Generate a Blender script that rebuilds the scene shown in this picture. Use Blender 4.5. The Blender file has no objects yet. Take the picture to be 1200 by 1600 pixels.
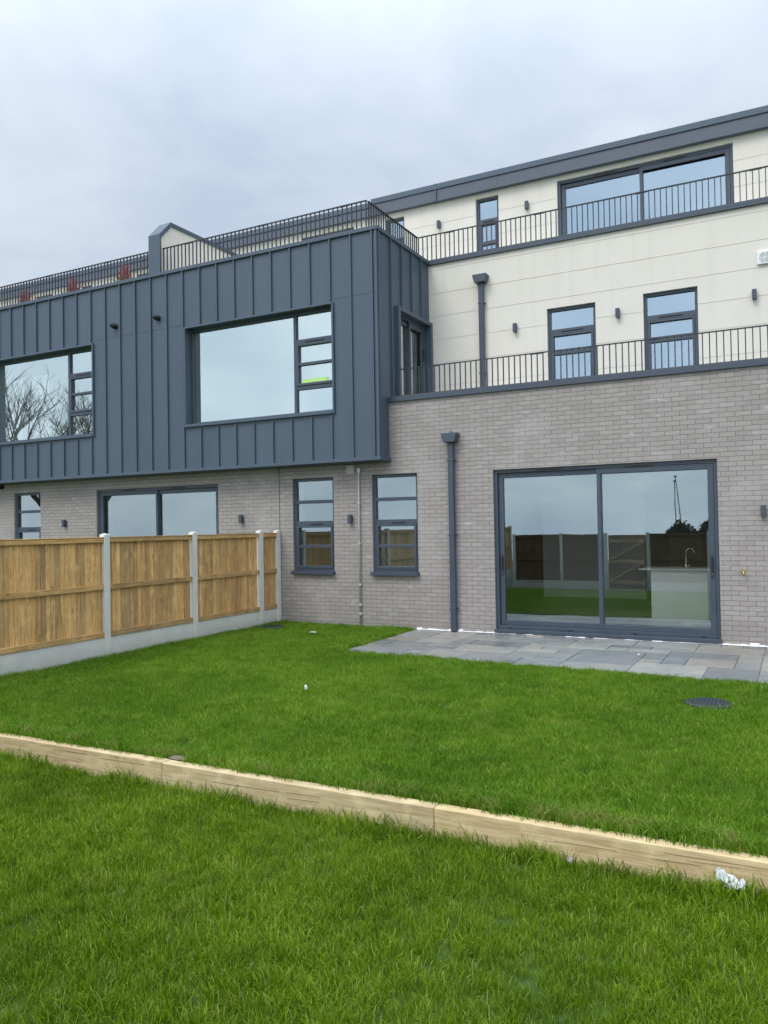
import bpy, bmesh, math, random
import numpy as np
from mathutils import Vector, Matrix

random.seed(11)
rng = np.random.default_rng(11)
scene = bpy.context.scene
COL = scene.collection
R = math.radians

# ------------------------------------------------------------------ materials
class NT:
    """small helper round a material's node tree"""
    def __init__(s, name):
        s.m = bpy.data.materials.new(name); s.m.use_nodes = True
        s.t = s.m.node_tree; s.t.nodes.clear()
        s.out = s.t.nodes.new('ShaderNodeOutputMaterial')
    def n(s, typ, **kw):
        nd = s.t.nodes.new('ShaderNode' + typ)
        for k, v in kw.items():
            if k in nd.inputs: s.set(nd.inputs[k], v)
            else: setattr(nd, k, v)
        return nd
    def set(s, sock, v):
        if isinstance(v, bpy.types.NodeSocket): s.t.links.new(v, sock)
        elif isinstance(v, bpy.types.Node): s.t.links.new(v.outputs[0], sock)
        else:
            if hasattr(sock.default_value, '__len__') and isinstance(v, (tuple, list)) and len(v) == 3 and len(sock.default_value) == 4:
                v = (*v, 1)
            sock.default_value = v
    def math(s, op, a, b=0.0, c=None, clamp=False):
        nd = s.t.nodes.new('ShaderNodeMath'); nd.operation = op; nd.use_clamp = clamp
        s.set(nd.inputs[0], a); s.set(nd.inputs[1], b)
        if c is not None: s.set(nd.inputs[2], c)
        return nd.outputs[0]
    def mix(s, f, a, b, blend='MIX'):
        nd = s.t.nodes.new('ShaderNodeMix'); nd.data_type = 'RGBA'; nd.blend_type = blend
        s.set(nd.inputs[0], f); s.set(nd.inputs[6], a); s.set(nd.inputs[7], b)
        return nd.outputs[2]
    def ramp(s, f, stops):
        nd = s.t.nodes.new('ShaderNodeValToRGB'); el = nd.color_ramp.elements
        while len(el) < len(stops): el.new(0.5)
        for e, (p, c) in zip(el, stops):
            e.position = p; e.color = (*c, 1) if len(c) == 3 else c
        s.set(nd.inputs[0], f); return nd.outputs[0]
    def noise(s, vec, scale, detail=3, rough=0.5, dist=0.0):
        nd = s.t.nodes.new('ShaderNodeTexNoise')
        s.set(nd.inputs['Vector'], vec); nd.inputs['Scale'].default_value = scale
        nd.inputs['Detail'].default_value = detail; nd.inputs['Roughness'].default_value = rough
        nd.inputs['Distortion'].default_value = dist
        return nd.outputs['Fac']
    def pos(s): return s.t.nodes.new('ShaderNodeNewGeometry').outputs['Position']
    def scaled(s, vec, sc):
        nd = s.t.nodes.new('ShaderNodeMapping'); s.set(nd.inputs['Vector'], vec)
        nd.inputs['Scale'].default_value = sc; return nd.outputs[0]
    def attr(s, name): 
        nd = s.t.nodes.new('ShaderNodeAttribute'); nd.attribute_name = name; return nd
    def bump(s, h, strength=0.3, dist=0.01):
        nd = s.t.nodes.new('ShaderNodeBump'); nd.inputs['Strength'].default_value = strength
        nd.inputs['Distance'].default_value = dist; s.set(nd.inputs['Height'], h); return nd.outputs[0]
    def principled(s, color, rough=0.6, normal=None, spec=0.5, metallic=0.0):
        nd = s.t.nodes.new('ShaderNodeBsdfPrincipled')
        s.set(nd.inputs['Base Color'], color); s.set(nd.inputs['Roughness'], rough)
        nd.inputs['Metallic'].default_value = metallic
        nd.inputs['Specular IOR Level'].default_value = spec
        if normal is not None: s.set(nd.inputs['Normal'], normal)
        return nd
    def done(s, shader):
        s.t.links.new(shader.outputs[0] if isinstance(shader, bpy.types.Node) else shader, s.out.inputs[0])
        return s.m

def m_plain(name, color, rough=0.6, var=0.08, scale=6, spec=0.5, bump=0.0, metallic=0.0):
    t = NT(name); p = t.pos()
    n = t.noise(p, scale, 4)
    c = t.mix(n, tuple(x * (1 - var) for x in color), tuple(min(1, x * (1 + var)) for x in color))
    nm = t.bump(t.noise(p, scale * 12, 3), bump, 0.003) if bump else None
    return t.done(t.principled(c, rough, nm, spec, metallic))

def m_brick():
    t = NT('grey_brick'); p = t.pos()
    sx = t.n('SeparateXYZ'); t.set(sx.inputs[0], p)
    cx = t.n('CombineXYZ'); t.set(cx.inputs[0], t.math('ADD', sx.outputs[0], sx.outputs[1])); t.set(cx.inputs[1], sx.outputs[2])
    wob = t.noise(p, 9, 2)
    v2 = t.n('VectorMath', operation='ADD'); t.set(v2.inputs[0], cx.outputs[0])
    wv = t.n('CombineXYZ'); t.set(wv.inputs[0], t.math('MULTIPLY', t.math('SUBTRACT', wob, .5), .010)); t.set(wv.inputs[1], t.math('MULTIPLY', t.math('SUBTRACT', wob, .5), .008))
    t.set(v2.inputs[1], wv.outputs[0])
    b = t.n('TexBrick', offset=0.5, squash=1.0)
    t.set(b.inputs['Vector'], v2.outputs[0]); b.inputs['Scale'].default_value = 1
    b.inputs['Brick Width'].default_value = .225; b.inputs['Row Height'].default_value = .075
    b.inputs['Mortar Size'].default_value = .0050; b.inputs['Mortar Smooth'].default_value = .25; b.inputs['Bias'].default_value = 0.0
    t.set(b.inputs['Color1'], (.302, .272, .252)); t.set(b.inputs['Color2'], (.350, .317, .295)); t.set(b.inputs['Mortar'], (.178, .164, .155))
    # patches of pale bloom and of darker, damper brick
    big = t.noise(p, .9, 4, .6); pale = t.ramp(big, [(.52, (0, 0, 0)), (.72, (1, 1, 1))])
    streak = t.noise(t.scaled(p, (1.2, 1.2, 14)), 1.6, 3)
    c = t.mix(t.math('MULTIPLY', pale, .34), b.outputs[0], (.50, .47, .46))
    c = t.mix(t.math('MULTIPLY', t.ramp(streak, [(.45, (0, 0, 0)), (.75, (1, 1, 1))]), .16), c, (.2, .17, .155))
    fine = t.noise(p, 60, 3); c = t.mix(.5, c, t.mix(fine, (.30, .29, .28), (.72, .71, .70)), 'SOFT_LIGHT')
    # white efflorescence dabs
    ef = t.noise(t.scaled(p, (1, 1, 3.5)), 2.3, 5, .7); c = t.mix(t.math('MULTIPLY', t.ramp(ef, [(.60, (0, 0, 0)), (.74, (1, 1, 1))]), .5), c, (.66, .65, .66))
    # darker towards the foot of the wall
    foot = t.ramp(sx.outputs[2], [(.0, (1, 1, 1)), (.45, (0, 0, 0))])
    c = t.mix(t.math('MULTIPLY', foot, .22), c, (.18, .16, .14))
    h = t.math('ADD', t.math('MULTIPLY', b.outputs['Fac'], -1.0), t.math('MULTIPLY', fine, .35))
    return t.done(t.principled(c, .88, t.bump(h, .55, .006), .25))

def m_render():
    t = NT('cream_render'); p = t.pos()
    n = t.noise(p, 1.1, 4, .6); s = t.noise(t.scaled(p, (5, 5, .35)), 1.3, 3)
    c = t.mix(n, (.655, .61, .53), (.735, .69, .612))
    c = t.mix(t.math('MULTIPLY', t.ramp(s, [(.5, (0, 0, 0)), (.8, (1, 1, 1))]), .22), c, (.52, .49, .43))
    g = t.noise(p, 140, 2); c = t.mix(.35, c, t.mix(g, (.3, .3, .3), (.7, .7, .7)), 'SOFT_LIGHT')
    return t.done(t.principled(c, .9, t.bump(g, .35, .003), .2))

def m_zinc():
    t = NT('anthracite_cladding'); p = t.pos()
    tint = t.attr('tint').outputs['Fac']
    c = t.mix(tint, (.046, .072, .102), (.060, .089, .125))
    n = t.noise(t.scaled(p, (2, 2, .5)), 1.7, 4, .6)
    c = t.mix(t.math('MULTIPLY', n, .45), c, (.105, .13, .16))
    stv = t.noise(t.scaled(p, (16, 16, .5)), 1.0, 4, .7); c = t.mix(t.math('MULTIPLY', t.ramp(stv, [(.5, (0, 0, 0)), (.8, (1, 1, 1))]), .4), c, (.038, .058, .082))
    dust = t.noise(p, 38, 5, .75); c = t.mix(t.ramp(dust, [(.70, (0, 0, 0)), (.78, (.35, .35, .35))]), c, (.3, .32, .35))
    oil = t.noise(t.scaled(p, (1.6, 1.6, .7)), 1.0, 2)
    return t.done(t.principled(c, t.math('ADD', .36, t.math('MULTIPLY', n, .2)), t.bump(oil, .30, .05), .45))

def m_powder(name='anthracite_powder_coat', col=(.05, .066, .088)):
    t = NT(name); p = t.pos(); n = t.noise(p, 3, 4, .6)
    c = t.mix(n, tuple(x * .86 for x in col), tuple(x * 1.2 for x in col))
    return t.done(t.principled(c, t.math('ADD', .33, t.math('MULTIPLY', n, .18)), None, .45))

def m_glass(name='window_glass', base=.27, trans=(.80, .90, .87), refl=(.82, .97, 1.0)):
    t = NT(name); p = t.pos()
    fr = t.n('Fresnel'); fr.inputs['IOR'].default_value = 1.5
    fac = t.math('ADD', t.math('MULTIPLY', fr, 1.5), base - .06, clamp=True)
    nb = t.bump(t.noise(p, 1.6, 1), .018, .02)
    g = t.n('BsdfGlossy'); t.set(g.inputs['Color'], refl); g.inputs['Roughness'].default_value = 0.0; t.set(g.inputs['Normal'], nb)
    tr = t.n('BsdfTransparent'); t.set(tr.inputs['Color'], trans)
    mx = t.n('MixShader'); t.set(mx.inputs[0], fac); t.set(mx.inputs[1], tr); t.set(mx.inputs[2], g)
    return t.done(mx)

def m_wood(name, c1, c2, grain_axis, scale=1.0, rough=.75, knots=True, dark=(.10, .05, .02)):
    """grain runs along grain_axis (0,1,2); 'tint' per face shifts the board's tone"""
    t = NT(name); p = t.pos()
    tint = t.attr('tint').outputs['Fac']
    off = t.n('VectorMath', operation='ADD'); t.set(off.inputs[0], p)
    tv = t.n('CombineXYZ'); k = t.math('MULTIPLY', tint, 37.0)
    for i in range(3): t.set(tv.inputs[i], k)
    t.set(off.inputs[1], tv.outputs[0])
    sc = [14 * scale] * 3; sc[grain_axis] = .9 * scale
    v = t.scaled(off.outputs[0], sc)
    g = t.noise(v, 1.6, 5, .62, 1.2)
    sc2 = [60 * scale] * 3; sc2[grain_axis] = 2.0 * scale
    f = t.noise(t.scaled(off.outputs[0], sc2), 1.5, 3, .6)
    c = t.mix(t.ramp(g, [(.30, (0, 0, 0)), (.68, (1, 1, 1))]), c1, c2)
    bl = t.noise(off.outputs[0], 5.0, 4, .65); c = t.mix(t.math('MULTIPLY', t.ramp(bl, [(.5, (0, 0, 0)), (.72, (1, 1, 1))]), .5), c, tuple(min(.9, x * 1.35) for x in c2))
    c = t.mix(.55, c, t.mix(f, (.28, .28, .28), (.74, .74, .74)), 'SOFT_LIGHT')
    c = t.mix(t.math('SUBTRACT', tint, .5), c, tuple(min(1, x * 1.7) for x in c2)) if False else c
    tn = t.ramp(tint, [(0, (.66, .68, .72)), (.25, (.98, .92, .84)), (.5, (.82, .86, .90)), (.75, (1.18, 1.12, 1.0)), (1, (1.28, 1.28, 1.26))]); c = t.mix(1.0, c, tn, 'MULTIPLY')
    if knots:
        sk = [9.0] * 3; sk[grain_axis] = 4.2
        vo = t.n('TexVoronoi'); t.set(vo.inputs['Vector'], t.scaled(off.outputs[0], sk)); vo.inputs['Scale'].default_value = 1
        km = t.ramp(vo.outputs['Distance'], [(.05, (1, 1, 1)), (.24, (0, 0, 0))])
        km = t.math('MULTIPLY', km, t.ramp(t.noise(off.outputs[0], 3.1, 2), [(.48, (0, 0, 0)), (.6, (1, 1, 1))]))
        c = t.mix(t.math('MULTIPLY', km, .6), c, dark)
    return t.done(t.principled(c, rough, t.bump(f, .35, .004), .25))

def m_concrete():
    t = NT('concrete'); p = t.pos()
    n = t.noise(p, 3, 5, .65); f = t.noise(p, 90, 4, .7)
    c = t.mix(n, (.53, .51, .465), (.80, .775, .715))
    c = t.mix(.8, c, t.mix(f, (.22, .22, .22), (.8, .8, .8)), 'SOFT_LIGHT')
    sx = t.n('SeparateXYZ'); t.set(sx.inputs[0], p)
    ft = t.ramp(sx.outputs[2], [(.05, (1, 1, 1)), (.22, (0, 0, 0))]); c = t.mix(t.math('MULTIPLY', ft, .3), c, (.2, .23, .16))
    return t.done(t.principled(c, .9, t.bump(f, .5, .004), .2))

def m_patio():
    t = NT('grey_sandstone'); p = t.pos()
    tint = t.attr('tint').outputs['Fac']
    base = t.ramp(tint, [(0, (.145, .152, .154)), (.3, (.185, .189, .184)), (.55, (.232, .229, .212)), (.8, (.285, .270, .238)), (1, (.215, .198, .172))])
    rp = t.n('VectorMath', operation='ADD'); t.set(rp.inputs[0], p); cv = t.n('CombineXYZ'); t.set(cv.inputs[0], t.math('MULTIPLY', tint, 23.)); t.set(rp.inputs[1], cv.outputs[0])
    n = t.noise(rp.outputs[0], 2.6, 6, .65, .8); f = t.noise(p, 45, 4, .7)
    c = t.mix(.75, base, t.mix(n, (.2, .2, .21), (.82, .8, .78)), 'SOFT_LIGHT')
    c = t.mix(.4, c, t.mix(f, (.3, .3, .3), (.7, .7, .7)), 'SOFT_LIGHT')
    wet = t.ramp(t.noise(p, .8, 3), [(.42, (.60, .60, .60)), (.58, (.2, .2, .2))])
    return t.done(t.principled(c, wet, t.bump(t.math('ADD', n, t.math('MULTIPLY', f, .4)), .6, .014), .45))

def m_grass(name, dark, mid, light):
    t = NT(name); p = t.pos()
    oi = t.n('ObjectInfo'); rnd = oi.outputs['Random']
    big = t.noise(p, .55, 4, .6); med = t.noise(p, 2.6, 3, .6)
    k = t.math('ADD', t.math('MULTIPLY', big, .55), t.math('MULTIPLY', med, .35)); k = t.math('ADD', k, t.math('MULTIPLY', t.math('SUBTRACT', rnd, .5), .22))
    c = t.ramp(k, [(.30, dark), (.48, mid), (.66, light)])
    tint = t.attr('tint').outputs['Fac']
    c = t.mix(1.0, c, t.mix(tint, (.55, .60, .52), (1.45, 1.34, 1.5)), 'MULTIPLY')
    dry = t.ramp(t.math('ADD', tint, t.math('MULTIPLY', med, .12)), [(.93, (0, 0, 0)), (.99, (1, 1, 1))])
    c = t.mix(t.math('MULTIPLY', dry, .5), c, (.42, .40, .17))
    sy = t.n('SeparateXYZ'); t.set(sy.inputs[0], p)
    edge = t.math('MULTIPLY', t.ramp(t.math('MULTIPLY', t.math('ADD', sy.outputs[1], 8.03), 2.2), [(0, (0, 0, 0)), (.02, (1, 1, 1)), (.5, (0, 0, 0))]), t.ramp(t.noise(p, 4.5, 3), [(.48, (0, 0, 0)), (.62, (1, 1, 1))]))
    thin = t.ramp(t.noise(p, 1.3, 5, .7), [(.62, (0, 0, 0)), (.74, (1, 1, 1))])
    c = t.mix(t.math('MULTIPLY', t.math('MAXIMUM', edge, t.math('MULTIPLY', thin, .6)), .65, None, True), c, (.36, .33, .12))
    pr = t.principled(c, .55, None, .1)
    tl = t.n('BsdfTranslucent'); t.set(tl.inputs['Color'], t.mix(1.0, c, (1.1, 1.15, .7), 'MULTIPLY'))
    mx = t.n('MixShader'); mx.inputs[0].default_value = .32; t.set(mx.inputs[1], pr.outputs[0]); t.set(mx.inputs[2], tl.outputs[0])
    return t.done(mx)

def m_soil():
    t = NT('lawn_soil'); p = t.pos(); n = t.noise(p, 3, 5, .6); n2 = t.noise(p, 60, 3)
    c = t.mix(n, (.035, .075, .014), (.06, .12, .022)); c = t.mix(t.math('MULTIPLY', n2, .5), c, (.06, .06, .02))
    return t.done(t.principled(c, .95, t.bump(n2, .6, .02), .1))

M = {}
M['brick'] = m_brick(); M['render'] = m_render(); M['zinc'] = m_zinc(); M['frame'] = m_powder()
M['glass'] = m_glass('window_glass', .29, (.96, 1.0, .98)); M['glass_bright'] = m_glass('clear_window_glass', .50, (.95, 1.0, .99), (.86, .985, .97))
M['glass_side'] = m_glass('side_window_glass', .62, (.95, 1.0, .99), (.97, .98, .94))
M['glass_sky'] = m_glass('sky_window_glass', .42, (.7, .8, .85), (.74, .90, 1.0))
M['added_light_pane'] = m_glass('added_light_pane_glass', .06, (1, 1, 1))
M['rail'] = m_powder('dark_railing_paint', (.026, .032, .042))
M['dark'] = m_plain('black_plastic', (.018, .02, .024), .45)
M['seal'] = m_plain('dark_joint', (.05, .05, .052), .8)
M['white'] = m_plain('white_plastic', (.74, .75, .75), .45, .06)
M['mortar_white'] = m_plain('white_mortar', (.72, .72, .73), .9, .25, 14)
M['plaster'] = m_plain('white_plaster', (.86, .885, .865), .85, .03)
M['interior_dim'] = m_plain('dim_interior', (.20, .20, .18), .9)  # dark wall tone: the unlit rooms' dimness put into the colour
M['floorboards'] = m_wood('interior_floor', (.20, .17, .13), (.30, .26, .20), 0, .6, .4, False)
M['concrete'] = m_concrete(); M['patio'] = m_patio()
M['fence'] = m_wood('fence_timber', (.38, .215, .088), (.74, .47, .215), 2, 1.0)
M['fence_h'] = m_wood('fence_rail_timber', (.31, .175, .07), (.61, .39, .175), 1, 1.0)
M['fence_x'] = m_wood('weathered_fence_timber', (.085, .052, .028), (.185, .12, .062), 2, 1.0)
M['sleeper'] = m_wood('pine_sleeper', (.42, .30, .155), (.67, .525, .315), 0, 1.3, .8, True, (.22, .13, .06))
M['soil'] = m_soil(); M['crack'] = m_plain('wood_crack', (.26, .18, .095), .9)
M['grass_a'] = m_grass('mown_grass', (.085, .200, .012), (.145, .285, .016), (.240, .385, .040))
M['grass_b'] = m_grass('long_grass', (.082, .165, .005), (.145, .262, .008), (.245, .370, .028))
M['brass'] = m_plain('brass', (.55, .42, .16), .3, .1, 20, .5, 0, .9)
M['chrome'] = m_plain('chrome', (.75, .75, .75), .12, .02, 5, .5, 0, 1.0)
M['bark'] = m_plain('bark', (.085, .068, .052), .95, .4, 8, .1, .5)
M['leaf'] = m_plain('hedge_leaf', (.04, .06, .025), .7, .5, 4)
M['red_leaf'] = m_plain('red_leaf', (.34, .09, .09), .5, .35, 7)
M['green_leaf'] = m_plain('olive_leaf', (.26, .29, .10), .5, .35, 7)
M['sticker'] = m_plain('green_film', (.42, .70, .18), .5, .08, 9)
M['sticker_ink'] = m_plain('pale_film', (.58, .78, .36), .5, .08, 9)
M['grey_plastic'] = m_plain('beige_grey_plastic', (.50, .475, .45), .6, .08)
M['manhole'] = m_plain('dark_iron', (.03, .036, .048), .55, .3, 25)
M['stone'] = m_plain('pale_stone', (.32, .30, .26), .9, .2, 30)
M['dirt'] = m_plain('bare_dirt', (.14, .115, .085), .95, .3, 20)
M['quartz'] = m_plain('white_quartz', (.80, .80, .78), .25, .03)
M['island'] = m_plain('sage_panel', (.92, .935, .89), .6, .04)

# ------------------------------------------------------------------ mesh builder
class MB:
    def __init__(s, tf=None): s.v = []; s.f = []; s.t = []; s.tf = tf
    def add(s, verts, faces, tint=.5):
        o = len(s.v)
        s.v += [s.tf(*p) if s.tf else tuple(p) for p in verts]
        s.f += [tuple(i + o for i in f) for f in faces]; s.t += [tint] * len(faces)
    def quad(s, a, b, c, d, tint=.5): s.add([a, b, c, d], [(0, 1, 2, 3)], tint)
    def box(s, x0, x1, y0, y1, z0, z1, tint=.5):
        s.add([(x0, y0, z0), (x1, y0, z0), (x1, y1, z0), (x0, y1, z0), (x0, y0, z1), (x1, y0, z1), (x1, y1, z1), (x0, y1, z1)],
              [(0, 3, 2, 1), (4, 5, 6, 7), (0, 1, 5, 4), (1, 2, 6, 5), (2, 3, 7, 6), (3, 0, 4, 7)], tint)
    def frame(s, u0, u1, w0, w1, l, r, b, tp, d0, d1):
        s.box(u0, u0 + l, d0, d1, w0, w1); s.box(u1 - r, u1, d0, d1, w0, w1)
        if tp: s.box(u0 + l, u1 - r, d0, d1, w1 - tp, w1)
        if b: s.box(u0 + l, u1 - r, d0, d1, w0, w0 + b)
    def prism(s, poly, axis, a, b, tint=.5):
        """poly of 2-D points extruded along axis from a to b"""
        def P(p, k):
            q = list(p); q.insert(axis, k); return tuple(q)
        n = len(poly)
        fs = [tuple(range(n)), tuple(range(2 * n - 1, n - 1, -1))] + [(i, i + n, (i + 1) % n + n, (i + 1) % n) for i in range(n)]
        s.add([P(p, a) for p in poly] + [P(p, b) for p in poly], fs, tint)
    def tube(s, pts, rad, sides=8, cap=True, tint=.5):
        pts = [Vector(p) for p in pts]; rads = rad if hasattr(rad, '__len__') else [rad] * len(pts)
        vs = []; fs = []; up = None
        for i, p in enumerate(pts):
            d = (pts[min(i + 1, len(pts) - 1)] - pts[max(i - 1, 0)]).normalized()
            if up is None: up = Vector((0, 0, 1)) if abs(d.z) < .9 else Vector((1, 0, 0))
            a = d.cross(up).normalized(); b = d.cross(a).normalized(); up = -b if False else up
            for k in range(sides):
                t = 2 * math.pi * (k + .5) / sides
                vs.append(tuple(p + (a * math.cos(t) + b * math.sin(t)) * rads[i]))
        for i in range(len(pts) - 1):
            for k in range(sides):
                fs.append((i * sides + k, i * sides + (k + 1) % sides, (i + 1) * sides + (k + 1) % sides, (i + 1) * sides + k))
        if cap:
            fs.append(tuple(range(sides - 1, -1, -1))); fs.append(tuple((len(pts) - 1) * sides + k for k in range(sides)))
        s.add(vs, fs, tint)
    def lathe(s, c, prof, sides=20, tint=.5):
        vs = [(c[0] + r * math.cos(2 * math.pi * k / sides), c[1] + r * math.sin(2 * math.pi * k / sides), c[2] + z) for r, z in prof for k in range(sides)]
        fs = [(i * sides + k, i * sides + (k + 1) % sides, (i + 1) * sides + (k + 1) % sides, (i + 1) * sides + k) for i in range(len(prof) - 1) for k in range(sides)]
        fs.append(tuple((len(prof) - 1) * sides + k for k in range(sides)))
        s.add(vs, fs, tint)
    def build(s, name, mat, parent=None, bevel=0, smooth=False, label=None):
        org = Vector((0, 0, 0)); q = parent
        while q is not None: org += q.location; q = q.parent
        me = bpy.data.meshes.new(name)
        me.from_pydata([(x - org.x, y - org.y, z - org.z) for x, y, z in s.v], [], s.f)
        a = me.attributes.new('tint', 'FLOAT', 'FACE'); a.data.foreach_set('value', s.t)
        bm = bmesh.new(); bm.from_mesh(me); bmesh.ops.recalc_face_normals(bm, faces=bm.faces) if bevel else None
        bm.to_mesh(me); bm.free()
        if smooth: me.polygons.foreach_set('use_smooth', [True] * len(me.polygons))
        for m in (mat if isinstance(mat, list) else [mat]): me.materials.append(m)
        o = bpy.data.objects.new(name, me); COL.objects.link(o); o.parent = parent
        if bevel:
            b = o.modifiers.new('bevel', 'BEVEL'); b.width = bevel; b.segments = 2; b.limit_method = 'ANGLE'
        if label: o['label'] = label
        return o

def tag(o, label, cat, group=None, kind=None):
    if label: o['label'] = label
    if cat: o['category'] = cat
    if group: o['group'] = group
    if kind: o['kind'] = kind
    return o
def thing(name, label, cat, loc=(0, 0, 0), group=None):
    o = bpy.data.objects.new(name, None); COL.objects.link(o); o.location = loc; o.empty_display_size = .1
    return tag(o, label, cat, group)
def struct(o): o['kind'] = 'structure'; return o
def dup(root, loc, label, group=None):
    r = root.copy(); COL.objects.link(r); r.location = loc; r['label'] = label
    if group: r['group'] = group
    for ch in root.children:
        c = ch.copy(); COL.objects.link(c); c.parent = r
        for g in ch.children:
            d = g.copy(); COL.objects.link(d); d.parent = c
    return r

def wall(mb, u0, u1, w0, w1, d, holes=(), reveal=.1, ucuts=(), tints=False, wcuts=()):
    """a wall sheet at depth d with real openings and reveals going inwards"""
    us = sorted({u0, u1, *[h[0] for h in holes], *[h[1] for h in holes], *[c for c in ucuts if u0 < c < u1]})
    ws = sorted({w0, w1, *[h[2] for h in holes], *[h[3] for h in holes], *[c for c in wcuts if w0 < c < w1]})
    us = [u for u in us if u0 <= u <= u1]; ws = [w for w in ws if w0 <= w <= w1]
    for i in range(len(us) - 1):
        tn = random.random() if tints else .5
        for j in range(len(ws) - 1):
            cu, cw = (us[i] + us[i + 1]) / 2, (ws[j] + ws[j + 1]) / 2
            if any(h[0] < cu < h[1] and h[2] < cw < h[3] for h in holes): continue
            mb.quad((us[i], d, ws[j]), (us[i + 1], d, ws[j]), (us[i + 1], d, ws[j + 1]), (us[i], d, ws[j + 1]), tn)
    for a, b, c, e in [h[:4] for h in holes] if reveal else []:
        e2 = d + reveal
        mb.quad((a, d, c), (a, e2, c), (a, e2, e), (a, d, e)) if False else mb.quad((a, d, c), (a, d, e), (a, e2, e), (a, e2, c))
        mb.quad((b, d, c), (b, e2, c), (b, e2, e), (b, d, e))
        mb.quad((a, d, e), (b, d, e), (b, e2, e), (a, e2, e))
        mb.quad((a, d, c), (a, e2, c), (b, e2, c), (b, d, c))

# ------------------------------------------------------------------ key dimensions (metres)
XL, XR = -26.0, 3.6          # ends of the terrace that are built
XB, YF = -6.65, -.38         # right end and front of the clad box
YC, YU = 1.90, 3.30          # first-floor rendered wall, top-floor rendered wall
G_HOLES = [(-17.08, -16.135, .98, 2.85), (-14.247, -10.69, .06, 2.83), (-8.822, -7.877, .98, 2.847), (-7.037, -6.094, .98, 2.847), (-4.646, -1.055, .055, 2.83), (.25, 3.25, .055, 2.83)]  # last opening is out of view, added to bring light into the kitchen
F_HOLES = [(-4.169, -3.245, 4.54, 6.016), (-2.386, -1.46, 4.54, 6.036)]
U_HOLES = [(-20.4, -19.66, 7.6, 9.06), (-18.42, -17.98, 7.6, 9.06), (-16.2, -15.75, 7.6, 9.06), (-10.7, -9.2, 7.25, 9.06), (-8.36, -7.862, 7.6, 9.05), (-6.108, -5.582, 7.6, 9.062), (-4.293, -.911, 7.27, 9.065)]
Z_HOLES = [(-17.45, -13.89, 4.06, 6.06), (-11.17, -7.61, 4.06, 6.06)]

house = thing('terraced_house', 'modern three storey terrace with grey brick, dark metal clad box and cream rendered upper walls', 'building')

# --- brick wall
mb = MB(); wall(mb, XL, XR, -.35, 4.18, 0, G_HOLES, .11)
ADDED_OPENING = (1.2, 5.9, .12, 2.8)  # unseen hole added in the end wall to light the kitchen
q = MB(lambda u, d, w: (XR, u, w)); wall(q, 0, 12, -.35, 4.18, 0, [ADDED_OPENING], 0); mb.add(q.v, q.f)
mb.build('brick_wall', M['brick'], house)
# --- rendered walls with fine horizontal grooves
mb = MB(); gz = [4.751, 5.225, 5.71, 6.195, 6.665, 7.155]
def grooved(mb, u0, u1, w0, w1, d, holes, grooves):
    wall(mb, u0, u1, w0, w1, d, holes, .12, wcuts=[g for k in grooves for g in (k - .006, k + .006)])
grooved(mb, XB, XR, 4.1, 7.28, YC, F_HOLES, gz)
mb.quad((XR, YC, 4.1), (XR, 12, 4.1), (XR, 12, 7.28), (XR, YC, 7.28))
lo = mb.build('rendered_wall', M['render'], house)
mb = MB(); grooved(mb, XL, XR, 7.2, 9.2, YU, U_HOLES, [7.72, 8.20, 8.70])
mb.quad((XR, YU, 7.2), (XR, 12, 7.2), (XR, 12, 9.2), (XR, YU, 9.2))
up = mb.build('rendered_wall', M['render'], house)
def grooves(parent, u0, u1, d, zs, holes):
    gm = m_plain('render_groove', (.60, .565, .495), .9)
    for z in zs:
        mb = MB(); x = u0
        for h in sorted(h for h in holes if h[2] < z < h[3]) + [(u1, u1)]:
            if h[0] > x: mb = MB(); mb.box(x, h[0], d - .0015, d + .002, z - .004, z + .004); mb.box(x, h[0], d - .004, d + .002, z + .004, z + .009); mb.build('groove', gm, parent)
            x = h[1]
grooves(lo, XB, XR, YC, gz, F_HOLES); grooves(up, XL, XR, YU, [7.72, 8.20, 8.70], U_HOLES)

# --- standing seam clad box
seams = [-7.19 - .4493 * k for k in range(31)]
mb = MB(); wall(mb, XL, XB, 3.10, 7.32, YF, Z_HOLES, 0, ucuts=seams + [-6.74], tints=True)
side = lambda u, d, w: (XB - d, u, w)
sm = MB(side); S_HOLE = [(.40, 1.80, 4.2, 5.985)]
sseams = [.14, .60, 1.045, 1.49]
wall(sm, YF, 0.0, 3.10, 4.2, 0, (), .1, tints=True)
wall(sm, YF, YC, 4.2, 7.32, 0, S_HOLE, 0, ucuts=sseams, tints=True)
mb.add(sm.v, sm.f, .35); mb.t[-len(sm.f):] = [x * .6 for x in sm.t]  # tint lowered: shade of the side face put into the sheet colour
mb.quad((XL, YF, 3.10), (XL, .02, 3.10), (XB, .02, 3.10), (XB, YF, 3.10))
mb.quad((XB, YF, 3.10), (XL, YF, 3.10), (XL, .02, 3.10), (XB, .02, 3.10)) if False else None
def rib(mb, x, z0, z1): mb.box(x - .014, x + .014, YF - .036, YF, z0, z1, .5)
for x in seams + [-6.74]:
    hs = [h for h in Z_HOLES if h[0] - .05 < x < h[1] + .05]
    if hs: rib(mb, x, 3.155, 3.965); rib(mb, x, 6.125, 7.285)
    else: rib(mb, x, 3.155, 7.285)
s2 = MB(side)
for y in sseams:
    s2.box(y - .014, y + .014, -.036, 0, 6.09 if y > .3 else 4.29, 7.285)
s2.box(YF + .02, YF + .05, -.03, 0, 3.155, 7.285)
mb.add(s2.v, s2.f)
mb.box(XB - .03, XB + .012, YF - .03, YF + .02, 3.155, 7.285)          # corner flashing
for (a, b) in ((XL, -17.5), (-13.84, -11.22), (-7.56, XB)):            # lapped joint of the long sheets
    mb.box(a, b, YF - .004, YF, 6.15, 6.156, 0)
clad = mb.build('cladding', M['zinc'], house)
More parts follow.
